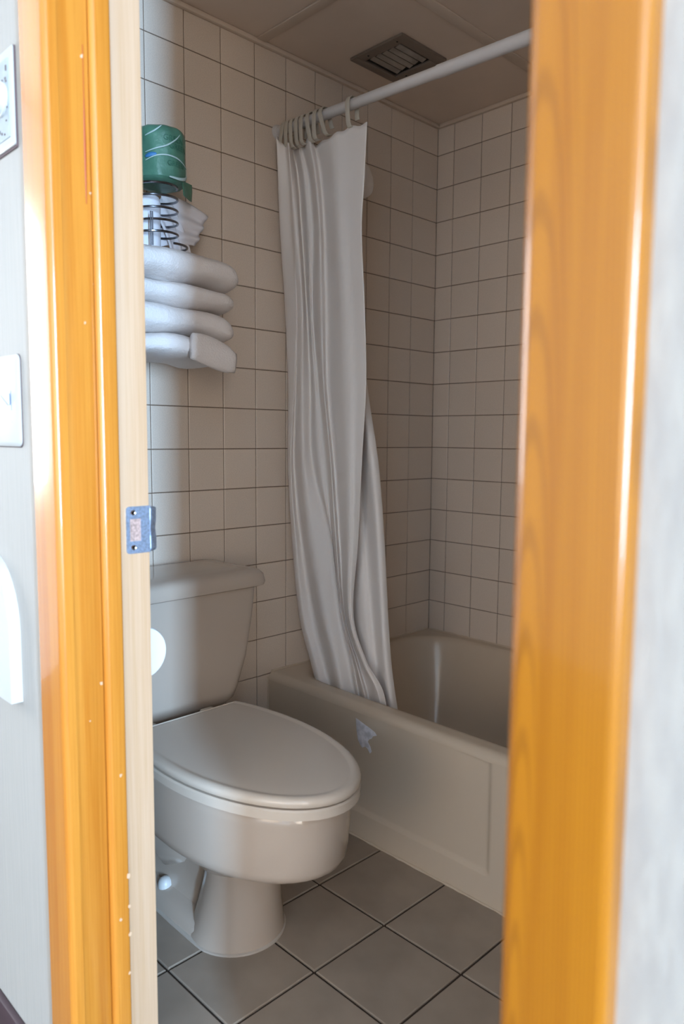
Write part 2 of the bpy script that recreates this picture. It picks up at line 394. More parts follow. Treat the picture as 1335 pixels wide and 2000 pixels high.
# small scars on the varnish: a red run and pale dents
sb = bmesh.new()
rngs = []
for i in range(14):
    z = 1.345 + .20 * i / 13; wd = .0006 + .0011 * math.sin(PI * min(1, i / 9)) ; y = -0.6929
    rngs.append([(-1.6055 - wd, y, z), (-1.6055, y - .0006, z), (-1.6055 + wd, y, z)])
rings_into(sb, rngs, cap=True); keep(bmobj('varnish_run', sb, m_red), dr)
chips = bmesh.new()
for x, z, s in [(-1.5712, .392, .006), (-1.5705, .30, .004), (-1.5712, .345, .0035), (-1.602, .69, .003), (-1.6, 1.36, .002), (-1.607, 1.53, .003), (-1.580, .55, .003), (-1.585, .33, .003), (-1.573, .24, .003), (-1.62, .64, .0015), (-1.612, 1.19, .002)]:
    n = 9; y = -0.6929 if x < -1.599 else -0.7016
    rr = [s * random.uniform(.5, 1) for _ in range(n)]
    ring = [(x + min(rr[k], .0028) * math.cos(2 * PI * k / n), y, z + rr[k] * 1.1 * math.sin(2 * PI * k / n)) for k in range(n)]
    rings_into(chips, [ring, [(px, y - .0003, pz) for px, _, pz in ring]])
cp = keep(bmobj('paint_chips', chips, m_pale), dr); cp['kind'] = 'stuff'
# strike plate with curled lip
bm = bmesh.new(); ZS = 0.903; hz = .0345; y0 = YL - .0002; y1 = YL - .0022
x0, x1, hx0, hx1, hh = -1.552, -1.514, -1.5465, -1.5285, .0165
def slab(poly):
    rings_into(bm, [[(x, y0, z) for x, z in poly], [(x, y1, z) for x, z in poly]])
cr = [(x0 + .005 - .005 * math.cos(a), ZS + hz - .005 + .005 * math.sin(a)) for a in [PI / 2 * i / 4 for i in range(5)]]
slab(cr + [(x1, ZS + hz), (x1, ZS + hh), (x0, ZS + hh)])
slab([(x, 2 * ZS - z) for x, z in cr] + [(x1, ZS - hz), (x1, ZS - hh), (x0, ZS - hh)])
slab([(x0, ZS - hh), (x0, ZS + hh), (hx0, ZS + hh), (hx0, ZS - hh)])
slab([(hx1, ZS - hh), (hx1, ZS + hh), (x1, ZS + hh), (x1, ZS - hh)])
sp = keep(bmobj('strike_plate', bm, m_plate), dr); tag(sp, 'scratched chrome strike plate with two screws')
lip = []
for i in range(9):
    t = i / 8; x = x1 - .0005 + .0165 * math.sin(t * PI / 2.3); y = y1 + .0010 + .011 * t * t
    hh2 = hz - .001 - .006 * t * t
    lip.append((x, y, hh2))
bm = bmesh.new(); NZ = 14; rows = []
for (x, y, h2) in lip:
    row = []
    for k in range(NZ + 1):
        u = -1 + 2 * k / NZ; dip = .0028 * math.exp(-(u / .28) ** 2) * min(1, (x - x1) / .006 + .1)
        row.append((x, y + dip, ZS + u * h2))
    rows.append(row)
vv = [[bm.verts.new(p) for p in r] for r in rows]
for i in range(len(vv) - 1):
    for j in range(NZ): bm.faces.new((vv[i][j], vv[i + 1][j], vv[i + 1][j + 1], vv[i][j + 1]))
lp = bmobj('lip', bm, m_plate, smooth=True); so = lp.modifiers.new('s', 'SOLIDIFY'); so.thickness = .0015; so.offset = 0
lp.parent = sp
for dz in (.0255, -.0255):
    bm = bmesh.new()
    for r0, r1_, ya, yb in ((.0042, .0036, y1, y1 - .0009),):
        ra = [(-1.541 + r0 * math.cos(a), ya, ZS + dz + r0 * math.sin(a)) for a in [2 * PI * k / 18 for k in range(18)]]
        rb = [(-1.541 + r1_ * math.cos(a), yb, ZS + dz + r1_ * math.sin(a)) for a in [2 * PI * k / 18 for k in range(18)]]
        rc = [(-1.541 + .0015 * math.cos(a), yb + .0012, ZS + dz + .0015 * math.sin(a)) for a in [2 * PI * k / 18 for k in range(18)]]
        rings_into(bm, [ra, rb, rc])
    bmobj('screw', bm, m_chrome, sp, True)
box('latch_hole', (hx0, YL - .0006, ZS - hh), (hx1, YL - .0001, ZS + hh), mat('scraped_pinkish_wood', (0.62, 0.42, 0.36), 0.8, noise=((260, 260, 260), .45)), sp)

# ------------------------------------------------------------------ toilet
TX = -1.20
def egg(front, hw, yc, back, z, n=48, tr=None, p=2.0, tx=TX):
    out = []
    for k in range(n):
        a = 2 * PI * k / n; s, c = math.sin(a), math.cos(a)
        if c >= 0: x = hw * s; y = yc + c * (front - yc)
        else:
            e = 2.0 / p; x = hw * math.copysign(abs(s) ** e, s); y = yc + math.copysign(abs(c) ** e, 1) * (back - yc)
        if tr is not None and y > tr: y = tr
        out.append((tx + x, y, z))
    return out
toi = empty('toilet', (TX, -.4, 0)); tag(toi, 'bone coloured two-piece toilet with closed lid against the tiled wall', 'toilet')
bm = bmesh.new()
bowl = [(.150, -.50, .06, -.36), (.185, -.575, .085, -.30), (.205, -.615, .105, -.27), (.222, -.660, .126, -.24), (.236, -.700, .142, -.22), (.247, -.730, .153, -.21), (.256, -.742, .158, -.205), (.268, -.748, .160, -.20), (.32, -.754, .161, -.19), (.36, -.758, .162, -.18), (.373, -.758, .162, -.18), (.380, -.752, .156, -.185)]
rings_into(bm, [egg(f, h, -.46, b, z, p=2.4) for z, f, h, b in bowl])
# flared front pedestal
def circ(cx, cy, r, z, n=40, ry=None): return [(cx + r * math.sin(2 * PI * k / n), cy - (ry or r) * math.cos(2 * PI * k / n), z) for k in range(n)]
PX = -1.183
rings_into(bm, [circ(PX, -.440, .102, 0), circ(PX, -.440, .101, .012), circ(PX, -.446, .095, .03), circ(PX - .002, -.455, .087, .075), circ(PX - .006, -.468, .080, .13), circ(PX - .010, -.480, .077, .18), circ(PX - .012, -.485, .082, .215), circ(PX - .012, -.485, .09, .24)])
# rear body and trapway
def rr(x0, x1, y0, y1, r, z, n=6):
    pts = []
    for cx, cy, a0 in ((x1 - r, y1 - r, 0), (x0 + r, y1 - r, PI / 2), (x0 + r, y0 + r, PI), (x1 - r, y0 + r, 1.5 * PI)):
        for i in range(n + 1):
            a = a0 + PI / 2 * i / n; pts.append((cx + r * math.cos(a), cy + r * math.sin(a), z))
    return pts
rings_into(bm, [rr(PX - .098, PX + .098, -.46, -.10, .05, 0), rr(PX - .097, PX + .097, -.46, -.10, .05, .020), rr(PX - .088, PX + .088, -.46, -.11, .045, .032), rr(PX - .060, PX + .060, -.46, -.12, .04, .04), rr(PX - .052, PX + .052, -.46, -.12, .04, .09), rr(PX - .060, PX + .060, -.47, -.11, .04, .17), rr(PX - .085, PX + .075, -.49, -.09, .05, .26), rr(TX - .12, TX + .12, -.46, -.06, .05, .34), rr(TX - .13, TX + .13, -.36, -.05, .04, .378)])
# trapway bulge
tube_into(bm, [(PX, -.36, .20), (PX, -.30, .15), (PX, -.24, .12), (PX, -.18, .14), (PX, -.14, .20)], [.062, .070, .074, .070, .062], 20)
bw = bmobj('bowl', bm, m_porc, smooth=True); keep(bw, toi)
for s in (-1, 1):
    b_ = loft('bolt_cap', [circ(PX + s * .066, -.262, .0165, .030, 20), circ(PX + s * .066, -.262, .0165, .042, 20), circ(PX + s * .066, -.262, .014, .050, 20), circ(PX + s * .066, -.262, .008, .055, 20), circ(PX + s * .066, -.262, .002, .0565, 20)], m_white)
    keep(b_, toi); 
    if s < 0: tag(b_, 'white bolt cap')
ck = [egg(-.5475 if False else -.545, .104, -.44, -.08, .0, p=3.2, tx=PX), egg(-.545, .104, -.44, -.08, .004, p=3.2, tx=PX), egg(-.541, .100, -.44, -.085, .006, p=3.2, tx=PX)]
keep(loft('caulk_line', ck, m_caulk), toi)
# seat and lid
seat = [(.382, .004), (.384, 0), (.399, 0), (.402, .003)]
keep(loft('seat', [egg(-.778 + d, .171 - d, -.47, -.12, z, 64, tr=-.275) for z, d in seat], m_seat), toi)
lidr = [(.405, .006), (.4065, .002), (.411, 0), (.417, .001), (.4205, .004), (.4225, .009), (.4228, .016), (.4212, .020), (.4216, .024), (.4222, .06)]
keep(loft('lid', [egg(-.780 + d, .170 - d, -.47, -.12, z, 64, tr=-.279 - d * .3) for z, d in lidr], m_seat), toi)
for s in (-1, 1):
    keep(box('hinge', (TX + s * .075 - .018, -.285, .383), (TX + s * .075 + .018, -.243, .412), m_seat, bev=.006), toi)
# tank: tapered body, overhanging domed lid
def tk(hw, y0, y1, z, r=.028, dx=0): return rr(TX + dx - hw, TX + dx + hw, y0, y1, r, z)
body = [tk(.165, -.18, -.04, .381, .05), tk(.188, -.203, -.03, .386, .05), tk(.202, -.214, -.02, .40, .05), tk(.210, -.217, -.017, .425, .045), tk(.226, -.219, -.015, .50), tk(.244, -.221, -.014, .60), tk(.252, -.222, -.013, .671)]
keep(loft('tank', body, m_porc), toi)
lidt = [tk(.258, -.228, -.010, .6715, .03), tk(.270, -.238, -.006, .676, .03), tk(.272, -.240, -.005, .684, .03), tk(.270, -.239, -.005, .702, .035), tk(.262, -.232, -.008, .711, .035), tk(.242, -.215, -.02, .7165, .03), tk(.20, -.18, -.05, .7185, .03)]
keep(loft('tank_lid', lidt, m_porc), toi)
hd = bmesh.new(); tube_into(hd, [(-1.39, -.221, .625), (-1.39, -.235, .625)], .011, 14); tube_into(hd, [(-1.39, -.237, .625), (-1.36, -.243, .620), (-1.33, -.243, .612)], [.006, .0055, .007], 10)
keep(bmobj('flush_handle', hd, m_chrome, smooth=True), toi)
# supply valve
sv = empty('supply_valve', (-1.37, -.06, .12)); tag(sv, 'chrome water valve on the wall left of the toilet', 'valve')
keep(tube('valve_body', [(-1.37, 0, .12), (-1.37, -.075, .12)], .011, m_chrome), sv)
keep(tube('valve_handle', [(-1.37, -.075, .12), (-1.37, -.092, .12)], [.019, .017], m_chrome, seg=14), sv)
keep(tube('supply_line', [(-1.37, -.05, .125), (-1.37, -.055, .2), (-1.36, -.08, .3), (-1.35, -.1, .384)], .0055, m_chrome), sv)

# ------------------------------------------------------------------ bathtub
tub = empty('bathtub', (-.37, -.76, 0)); tag(tub, 'bone enamelled bathtub with chipped apron below the shower curtain', 'bathtub')
RIM = .354
def sd_in(x, y):
    cx, cy, hx, hy, r = -.3665, -.7475, .3215, .7175, .15
    qx, qy = abs(x - cx) - hx + r, abs(y - cy) - hy + r
    return math.hypot(max(qx, 0), max(qy, 0)) + min(max(qx, qy), 0) - r
def tz(x, y):
    d = -sd_in(x, y)
    if d <= 0: z = RIM
    else:
        sl = .085 + .10 * max(0, 1 - abs(y + .0) / .35) * 1.0 + .12 * max(0, 1 - (y + 1.465) / .35)
        t = min(1, d / sl); z = RIM - .295 * (0.5 - 0.5 * math.cos(PI * min(1, t ** .78)))
        z = max(z, RIM - .295)
    e = x + .7445                    # outer roll of the rim
    if e < .022: z -= .022 - math.sqrt(max(0, .022 ** 2 - (.022 - max(e, 0)) ** 2))
    return z
gx = sorted(set([-.7445 + .022 * (i / 8) ** 1.6 for i in range(9)] + [-.7225 + (.7185) * i / 76 for i in range(77)]))
gy = [-.003 - 1.518 * i / 150 for i in range(151)]
vs = [(x, y, tz(x, y)) for y in gy for x in gx]; nx = len(gx)
fs = [(j * nx + i, j * nx + i + 1, (j + 1) * nx + i + 1, (j + 1) * nx + i) for j in range(150) for i in range(nx - 1)]
keep(meshobj('basin', vs, fs, m_tub, smooth=True), tub)
def sm(a, b, t):
    if a > b: return 1 - sm(b, a, t)
    t = max(0, min(1, (t - a) / (b - a))); return t * t * (3 - 2 * t)
ay = sorted(set([-.003 - 1.518 * i / 120 for i in range(121)] + [-.745 - .05 * i / 16 for i in range(17)]), reverse=True)
az = sorted(set([.0] + [.334 * i / 40 for i in range(41)] + [.06 + .03 * i / 12 for i in range(13)]))
def ax(y, z):
    mk = sm(.067, .080, z) * (1 - sm(.15, .334, z) * (1 - .75 * (sm(-.66, -.76, y) if y > -.85 else 0)))
    mk *= sm(-.782, -.765, y) if y > -.90 else (1 - sm(-.945, -.93, y))
    return -.7445 - .0015 * (1 - sm(.0, .08, z)) + .0070 * mk
vs = [(ax(y, z), y, z) for y in ay for z in az]; nz = len(az)
fs = [(j * nz + i, j * nz + i + 1, (j + 1) * nz + i + 1, (j + 1) * nz + i) for j in range(len(ay) - 1) for i in range(nz - 1)]
keep(meshobj('apron', vs, fs, m_tub, smooth=True), tub)
# chipped patch showing white primer (irregular, wafer thin, lies in the apron surface)
outl = [(-.362, .318), (-.372, .316), (-.385, .312), (-.400, .308), (-.415, .304), (-.430, .299), (-.436, .292), (-.424, .288), (-.418, .279), (-.408, .273), (-.404, .266), (-.412, .256), (-.417, .243), (-.410, .236), (-.402, .246), (-.394, .250), (-.383, .243), (-.375, .250), (-.368, .262), (-.364, .285)]
bm = bmesh.new()
def pr(y, z, k): return (ax(y, z) - k, y, z)
cyy = sum(a for a, b in outl) / len(outl); czz = sum(b for a, b in outl) / len(outl)
rings_into(bm, [[pr(a, b, .0001) for a, b in outl], [pr(cyy + (a - cyy) * .96, czz + (b - czz) * .96, .0008) for a, b in outl], [pr(cyy + (a - cyy) * .5, czz + (b - czz) * .5, .0010) for a, b in outl], [pr(cyy + (a - cyy) * .1, czz + (b - czz) * .1, .0010) for a, b in outl]])
tag(keep(bmobj('chipped_patch', bm, m_chip, smooth=True), tub), 'white chipped patch')
bm = bmesh.new()
tube_into(bm, [(ax(0, 0) - .001, -.002 - 1.5 * i / 90, .001 + random.uniform(0, .001)) for i in range(91)], [random.uniform(.002, .0048) for _ in range(91)], 8)
tube_into(bm, [(-.7435, -.0015, .01 + .33 * i / 20) for i in range(21)], .003, 8)
tube_into(bm, [(-.73 + .72 * i / 30, -.002, RIM + .001) for i in range(31)], [random.uniform(.002, .004) for _ in range(31)], 8)
tube_into(bm, [(-.006, -.01 - 1.5 * i / 60, RIM + .001) for i in range(61)], [random.uniform(.002, .004) for _ in range(61)], 8)
keep(bmobj('caulk_bead', bm, m_tub, smooth=True), tub)

# ------------------------------------------------------------------ curtain rod, hooks, curtain
def rodp(y): return Vector((-.705, y, 1.873 + .039 * y))
rod = empty('shower_curtain_rod', (-.705, -.76, 1.84)); tag(rod, 'white shower curtain rod crossing over the bathtub edge', 'curtain rod')
keep(tube('pole', [rodp(-.001 - 1.528 * i / 20) for i in range(21)], .0128, m_rod, seg=24), rod)
keep(tube('sleeve', [rodp(-.56 - .01 * i) for i in range(98)], .0141, m_rod, seg=24), rod)
keep(tube('flange', [rodp(-.001), rodp(-.006), rodp(-.012)], [.020, .019, .015], m_rod, seg=28), rod)
def strap(y, yb, tw, dx):
    c = rodp(y); path = [(.002, -.058), (-.006, -.0615), (-.0135, -.0595), (-.0175, -.052), (-.0185, -.03), (-.0175, -.012), (-.0172, 0), (-.0140, .0105), (-.0080, .0160), (0, .0178), (.0080, .0160), (.0140, .0105), (.0172, 0), (.0165, -.012), (.0150, -.026), (.0165, -.034)]
    hwid = .0075; t = .0011; rings = []
    for i, (px, pz) in enumerate(path):
        a = path[max(i - 1, 0)]; b = path[min(i + 1, len(path) - 1)]
        tx, tz_ = b[0] - a[0], b[1] - a[1]; l = math.hypot(tx, tz_); nx_, nz_ = -tz_ / l, tx / l
        f = max(0, -pz) / .06; yy = (yb - y) * f
        q = c + Vector((px + dx * f, yy, pz)); n = Vector((nx_, 0, nz_)); wv = Vector((tw * f * 0.5, 1, 0)).normalized() * hwid
        rings.append([q + n * t + wv * .8, q + n * t * .4 + wv, q - n * t * .4 + wv, q - n * t + wv * .8, q - n * t - wv * .8, q - n * t * .4 - wv, q + n * t * .4 - wv, q + n * t - wv * .8])
    bm = bmesh.new(); rings_into(bm, rings)
    return bmobj('curtain_hook', bm, m_ring, smooth=True)
hooks = [(-.072, -.078, .2, -.012), (-.088, -.096, .2, -.006), (-.106, -.112, .1, 0), (-.128, -.134, .3, 0), (-.148, -.156, .2, -.004), (-.172, -.186, .1, 0), (-.200, -.205, .1, -.002), (-.222, -.248, .3, -.004), (-.322, -.330, .1, -.002)]
order = ['hook nearest the tiled wall', 'second hook out from the tiled wall', 'third hook out from the tiled wall', 'fourth hook out from the tiled wall', 'fifth hook out from the tiled wall', 'sixth hook out from the tiled wall', 'seventh hook out from the tiled wall', 'slanting end hook of the bunched row', 'alone at the free curtain corner']
hooks = [(a + .032, b + .032, c, d) for a, b, c, d in hooks]
for h, nm in zip(hooks, order):
    tag(strap(*h), 'cream curtain hook on the rod, ' + nm, 'hook', 'curtain hooks over the shower rod')
CT = [[(-.66,-.266,1.81),(-.658,-.266,1.7),(-.656,-.269,1.572),(-.65,-.277,1.378),(-.644,-.293,1.179),(-.637,-.33,.978),(-.629,-.348,.776),(-.62,-.357,.569),(-.615,-.366,.444),(-.611,-.377,.361)],[(-.68,-.267,1.804),(-.678,-.267,1.695),(-.675,-.27,1.568),(-.67,-.274,1.375),(-.664,-.291,1.178),(-.657,-.323,.979),(-.649,-.344,.777),(-.64,-.353,.572),(-.635,-.363,.447),(-.631,-.373,.364)],[(-.66,-.229,1.817),(-.659,-.229,1.708),(-.656,-.231,1.579),(-.65,-.236,1.382),(-.644,-.253,1.181),(-.636,-.266,.977),(-.629,-.286,.77),(-.62,-.302,.559),(-.614,-.315,.432),(-.611,-.326,.348)],[(-.675,-.201,1.813),(-.674,-.2,1.711),(-.671,-.204,1.581),(-.665,-.209,1.384),(-.659,-.22,1.182),(-.651,-.234,.976),(-.643,-.258,.768),(-.635,-.278,.558),(-.629,-.29,.43),(-.626,-.304,.345)],[(-.66,-.074,1.805),(-.659,-.078,1.743),(-.656,-.084,1.606),(-.651,-.091,1.399),(-.644,-.102,1.187),(-.636,-.117,.972),(-.628,-.141,.755),(-.619,-.176,.537),(-.613,-.203,.407),(-.61,-.221,.321)],[(-.675,-.012,1.813),(-.674,-.012,1.756),(-.672,-.012,1.617),(-.666,-.022,1.405),(-.659,-.028,1.19),(-.651,-.024,.97),(-.643,-.037,.746),(-.633,-.068,.52),(-.628,-.107,.389),(-.625,-.153,.307)],[(-.75,-.05,1.838),(-.734,-.037,1.734),(-.716,-.024,1.606),(-.696,-.021,1.401),(-.689,-.027,1.188),(-.681,-.018,.97),(-.673,-.026,.747),(-.663,-.048,.521),(-.658,-.091,.391),(-.655,-.124,.307)],[(-.727,-.058,1.819),(-.726,-.07,1.729),(-.713,-.066,1.599),(-.708,-.079,1.393),(-.701,-.067,1.186),(-.693,-.045,.971),(-.685,-.056,.751),(-.676,-.08,.529),(-.67,-.123,.401),(-.667,-.154,.317)],[(-.752,-.102,1.811),(-.736,-.094,1.721),(-.724,-.093,1.592),(-.706,-.085,1.393),(-.691,-.064,1.187),(-.671,-.035,.971),(-.659,-.051,.748),(-.65,-.093,.527),(-.646,-.136,.399),(-.643,-.167,.315)],[(-.719,-.072,1.82),(-.718,-.088,1.727),(-.715,-.1,1.592),(-.709,-.111,1.389),(-.703,-.104,1.184),(-.695,-.1,.973),(-.687,-.124,.758),(-.678,-.169,.545),(-.673,-.208,.421),(-.669,-.23,.337)],[(-.685,-.041,1.834),(-.684,-.064,1.74),(-.681,-.076,1.603),(-.676,-.091,1.396),(-.669,-.098,1.186),(-.661,-.099,.972),(-.653,-.163,.759),(-.644,-.194,.544),(-.639,-.228,.418),(-.635,-.246,.333)],[(-.701,-.079,1.836),(-.7,-.105,1.727),(-.697,-.119,1.592),(-.691,-.122,1.39),(-.685,-.132,1.184),(-.677,-.142,.974),(-.669,-.186,.763),(-.661,-.216,.551),(-.655,-.255,.427),(-.652,-.274,.344)],[(-.693,-.09,1.817),(-.692,-.118,1.726),(-.689,-.132,1.591),(-.684,-.125,1.391),(-.677,-.142,1.184),(-.669,-.166,.974),(-.661,-.182,.762),(-.652,-.214,.549),(-.647,-.253,.425),(-.644,-.274,.342)],[(-.719,-.146,1.821),(-.718,-.171,1.708),(-.715,-.184,1.576),(-.709,-.184,1.381),(-.703,-.19,1.18),(-.695,-.21,.976),(-.687,-.224,.769),(-.679,-.245,.559),(-.674,-.29,.439),(-.67,-.317,.36)],[(-.693,-.145,1.81),(-.692,-.167,1.715),(-.689,-.178,1.583),(-.683,-.182,1.384),(-.677,-.181,1.182),(-.669,-.199,.975),(-.661,-.213,.765),(-.653,-.226,.551),(-.647,-.274,.43),(-.644,-.307,.351)],[(-.723,-.237,1.8),(-.721,-.244,1.69),(-.718,-.254,1.563),(-.713,-.265,1.371),(-.707,-.272,1.177),(-.7,-.278,.978),(-.692,-.275,.774),(-.683,-.271,.564),(-.678,-.318,.446),(-.675,-.361,.372)],[(-.717,-.293,1.806),(-.715,-.289,1.681),(-.712,-.288,1.558),(-.707,-.3,1.368),(-.701,-.307,1.175),(-.694,-.301,.979),(-.686,-.29,.775),(-.677,-.275,.564),(-.672,-.319,.445),(-.669,-.37,.373)],[(-.721,-.357,1.797),(-.719,-.348,1.666),(-.716,-.338,1.548),(-.711,-.346,1.362),(-.704,-.347,1.173),(-.698,-.329,.979),(-.69,-.311,.778),(-.681,-.286,.567),(-.676,-.331,.449),(-.673,-.386,.378)]]
def cat(p0, p1, p2, p3, t):
    return tuple(.5 * ((2 * b) + (-a + c) * t + (2 * a - 5 * b + 4 * c - d) * t * t + (-a + 3 * b - 3 * c + d) * t ** 3) for a, b, c, d in zip(p0, p1, p2, p3))
def dense(pts, n):
    out = []
    for i in range(len(pts) - 1):
        p0 = pts[max(i - 1, 0)]; p3 = pts[min(i + 2, len(pts) - 1)]
        for k in range(n): out.append(cat(p0, pts[i], pts[i + 1], p3, k / n))
    out.append(pts[-1]); return out
cols = []
for col in CT:
    a, b = col[-2], col[-1]; ext = (max(b[0], -.662) + .012, b[1] - .01, .27)
    c2 = (max(b[0], -.668), b[1], b[2])
    cols.append(dense(list(col[:-1]) + [c2, ext], 7))
rows = []
for i in range(len(cols[0])): rows.append(dense([c[i] for c in cols], 7))
nr, ncol = len(rows), len(rows[0])
vs = []
for i, r in enumerate(rows):
    f = i / (nr - 1)
    for j, p in enumerate(r):
        s = j / (ncol - 1) * 60
        wob = .0005 * math.sin(s * 1.7 + 5 * f) * math.sin(3 * f + s * .4)
        vs.append((p[0] + wob, min(p[1] + wob, -.006), p[2] - (.006 * (0.5 - 0.5 * math.cos(s * 2.1)) if i < 4 else 0)))
fs = [(i * ncol + j, i * ncol + j + 1, (i + 1) * ncol + j + 1, (i + 1) * ncol + j) for i in range(nr - 1) for j in range(ncol - 1)]
cu = meshobj('shower_curtain', vs, fs, m_cloth, smooth=True)
so = cu.modifiers.new('s', 'SOLIDIFY'); so.thickness = .0012
tag(cu, 'long greyish white fabric shower curtain bunched at the wall, hanging into the bathtub', 'shower curtain')

# ------------------------------------------------------------------ shower head behind the curtain
sh = empty('wall_shower', (-.44, -.1, 1.78)); tag(sh, 'white ribbed shower head peeking out behind the curtain edge', 'shower')
def lathe(axis0, axis1, prof, n=28, rib=0):
    a, b = Vector(axis0), Vector(axis1); t = (b - a).normalized(); u = t.orthogonal().normalized(); v = t.cross(u); L_ = (b - a).length
    rings = []
    for s, r in prof:
        rings.append([a + t * L_ * s + (u * math.cos(2 * PI * k / n) + v * math.sin(2 * PI * k / n)) * (r + (rib if k % 2 else 0) * (1 if s < .36 else 0)) for k in range(n)])
    return rings
keep(loft('head_body', lathe((-0.488, -.098, 1.80), (-0.492, -.125, 1.735), [(0, .028), (.05, .036), (.5, .038), (.8, .034), (1.0, .028), (1.06, .018)]), m_show), sh)
keep(loft('ribbed_collar', lathe((-0.486, -.088, 1.832), (-0.488, -.098, 1.801), [(0, .014), (.03, .017), (.95, .034), (1, .032)], 40, rib=.0025), m_show), sh)
keep(tube('shower_arm', [(-0.480, 0, 1.895), (-0.480, -.03, 1.893), (-0.483, -.06, 1.875), (-0.485, -.086, 1.838)], .009, m_chrome), sh)
keep(tube('wall_flange', [(-0.480, -.0, 1.895), (-0.480, -.006, 1.8946)], [.026, .022], m_chrome, seg=24), sh)

# ------------------------------------------------------------------ ceiling vent
ve = empty('ceiling_vent', (-.439, -.205, CZ)); tag(ve, 'brown framed square ceiling vent with dusty slats', 'vent')
vx0, vx1, vy0, vy1 = -.534, -.344, -.300, -.110
ix0, ix1, iy0, iy1 = vx0 + .032, vx1 - .030, vy0 + .030, vy1 - .026
bm = bmesh.new()
for a, b in (((vx0, vy0), (vx1, iy0)), ((vx0, iy1), (vx1, vy1)), ((vx0, iy0), (ix0, iy1)), ((ix1, iy0), (vx1, iy1))):
    add_box(bm, (a[0], a[1], CZ - .008), (b[0], b[1], CZ - .0002), .0015)
keep(bmobj('vent_frame', bm, m_vent, smooth=True), ve)
keep(box('duct_shade_panel', (ix0, iy0, CZ - .0012), (ix1, iy1, CZ - .0004), m_dark), ve)  # flat black panel, the shade inside the duct put into its colour
for k in range(5):
    yc = iy1 - .024 - k * .0232
    bm = bmesh.new()
    prof = [(-.0085, -.0005), (-.0085, -.0030), (-.002, -.0050), (.0060, -.0070), (.0075, -.0060), (.001, -.0040), (-.0075, -.0005)]
    L0, L1 = ix0 + .003, ix1 - .012 - .006 * (k % 2)
    rings_into(bm, [[(L0, yc + a, CZ - .0012 + b) for a, b in prof], [(L1, yc + a, CZ - .0012 + b) for a, b in prof]])
    keep(bmobj('slat', bm, m_slat), ve)
for sx, sy in ((vx0 + .016, vy1 - .055), (vx0 + .016, vy0 + .03), (vx1 - .015, vy1 - .055)):
    keep(loft('screw', [circ(sx, sy, .003, CZ - .0080, 10), circ(sx, sy, .002, CZ - .0092, 10)], m_dark), ve)

# ------------------------------------------------------------------ towel shelf and towels
shf = empty('towel_shelf', (-1.35, -.12, 1.2)); tag(shf, 'chrome wire shelf under the folded white towels', 'shelf')
SZ = 1.206
for y in (-.03, -.08, -.13, -.18, -.225):
    keep(tube('bar', [(-1.50, y, SZ), (-1.27, y, SZ)], .004, m_chrome, seg=8), shf)
keep(tube('end_bar', [(-1.27, -.0, SZ), (-1.27, -.228, SZ)], .0045, m_chrome, seg=8), shf)
keep(tube('end_bar', [(-1.50, -.0, SZ), (-1.50, -.228, SZ)], .0045, m_chrome, seg=8), shf)

def towel(xr, xl, yf, yb, z0, z1, label, sag=0.0, slope=0.0, seed=0, tail=False):
    """folded towel: stacked layers rounded over at the front and right fold"""
    rnd = random.Random(seed); bm = bmesh.new()
    nx_, nt = 90, 64; rings = []
    ph = [rnd.uniform(0, 6) for _ in range(6)]
    for i in range(nx_ + 1):
        u = i / nx_; x = xl + (xr - xl) * u
        # close the right end smoothly
        e = max(0, (x - (xr - .042)) / .042); sc_ = math.sqrt(max(0.0, 1 - e * e)) if e < 1 else 0.0; sc_ = max(sc_, .06)
        ez = (z1 - z0) / 2 * sc_ ** .9; ey = (yb - yf) / 2 - (1 - sc_) * .035
        zc = (z0 + z1) / 2 - slope * u ** 4 + .003 * math.sin(9 * u + ph[0]) ; yc = (yf + yb) / 2
        dz = sag * math.sin(PI * min(1, u * 1.1)) 
        ring = []
        for k in range(nt):
            a = 2 * PI * k / nt; c, s = math.cos(a), math.sin(a); p = .68
            yy = yc + ey * math.copysign(abs(c) ** p, c); zz = zc + ez * math.copysign(abs(s) ** .75, s)
            # fold crease along the front
            if c < -.4: zz += 0; yy += .004 * math.sin(5 * u * 3 + ph[1]) - .002 * math.sin(a * 3 + ph[2])
            zz += .0022 * math.sin(17 * u + ph[3] + a) + dz * (-1 if s < 0 else -.4)
            rz_ = rnd.uniform(-.0006, .0006); ring.append((x + rz_, yy + rnd.uniform(-.0007, .0007), zz + rz_))
        rings.append(ring)
    rings_into(bm, rings)
    o = bmobj('folded_towel', bm, m_towel, smooth=True, sharp=False)
    return tag(o, label, 'towel', 'folded white towels stacked on the shelf')
towel(-1.004, -1.46, -.245, -.02, 1.380, 1.452, 'thick folded white towel on top of the stack, under the wire spiral', slope=.018, seed=1)
towel(-1.014, -1.46, -.243, -.02, 1.327, 1.3815, 'thin folded white towel second from the top of the stack', slope=.017, seed=2)
towel(-1.020, -1.46, -.245, -.02, 1.265, 1.3275, 'folded white towel second from the bottom of the stack', slope=.014, seed=3)
tl = towel(-1.028, -1.46, -.240, -.02, 1.2125, 1.2655, 'folded white towel at the bottom of the stack with a drooping corner', slope=.014, seed=4)
# drooping turned-over corner of the bottom towel
bm = bmesh.new(); rings = []
for i in range(13):
    t = i / 12; cx = -1.155 + .118 * t; cz = 1.236 - .030 * t ** 1.3; h = .014 + .020 * math.sin(PI * min(1, .25 + .55 * t)) * (1 if t < .9 else .75)
    rings.append([(cx + .003 * math.sin(a), -.250 + .013 * math.cos(a) * (1 if t < .95 else .4), cz + h * math.sin(a)) for a in [2 * PI * k / 16 for k in range(16)]])
rings_into(bm, rings); cr_ = bmobj('turned_corner', bm, m_towel, smooth=True, sharp=False); cr_.parent = tl

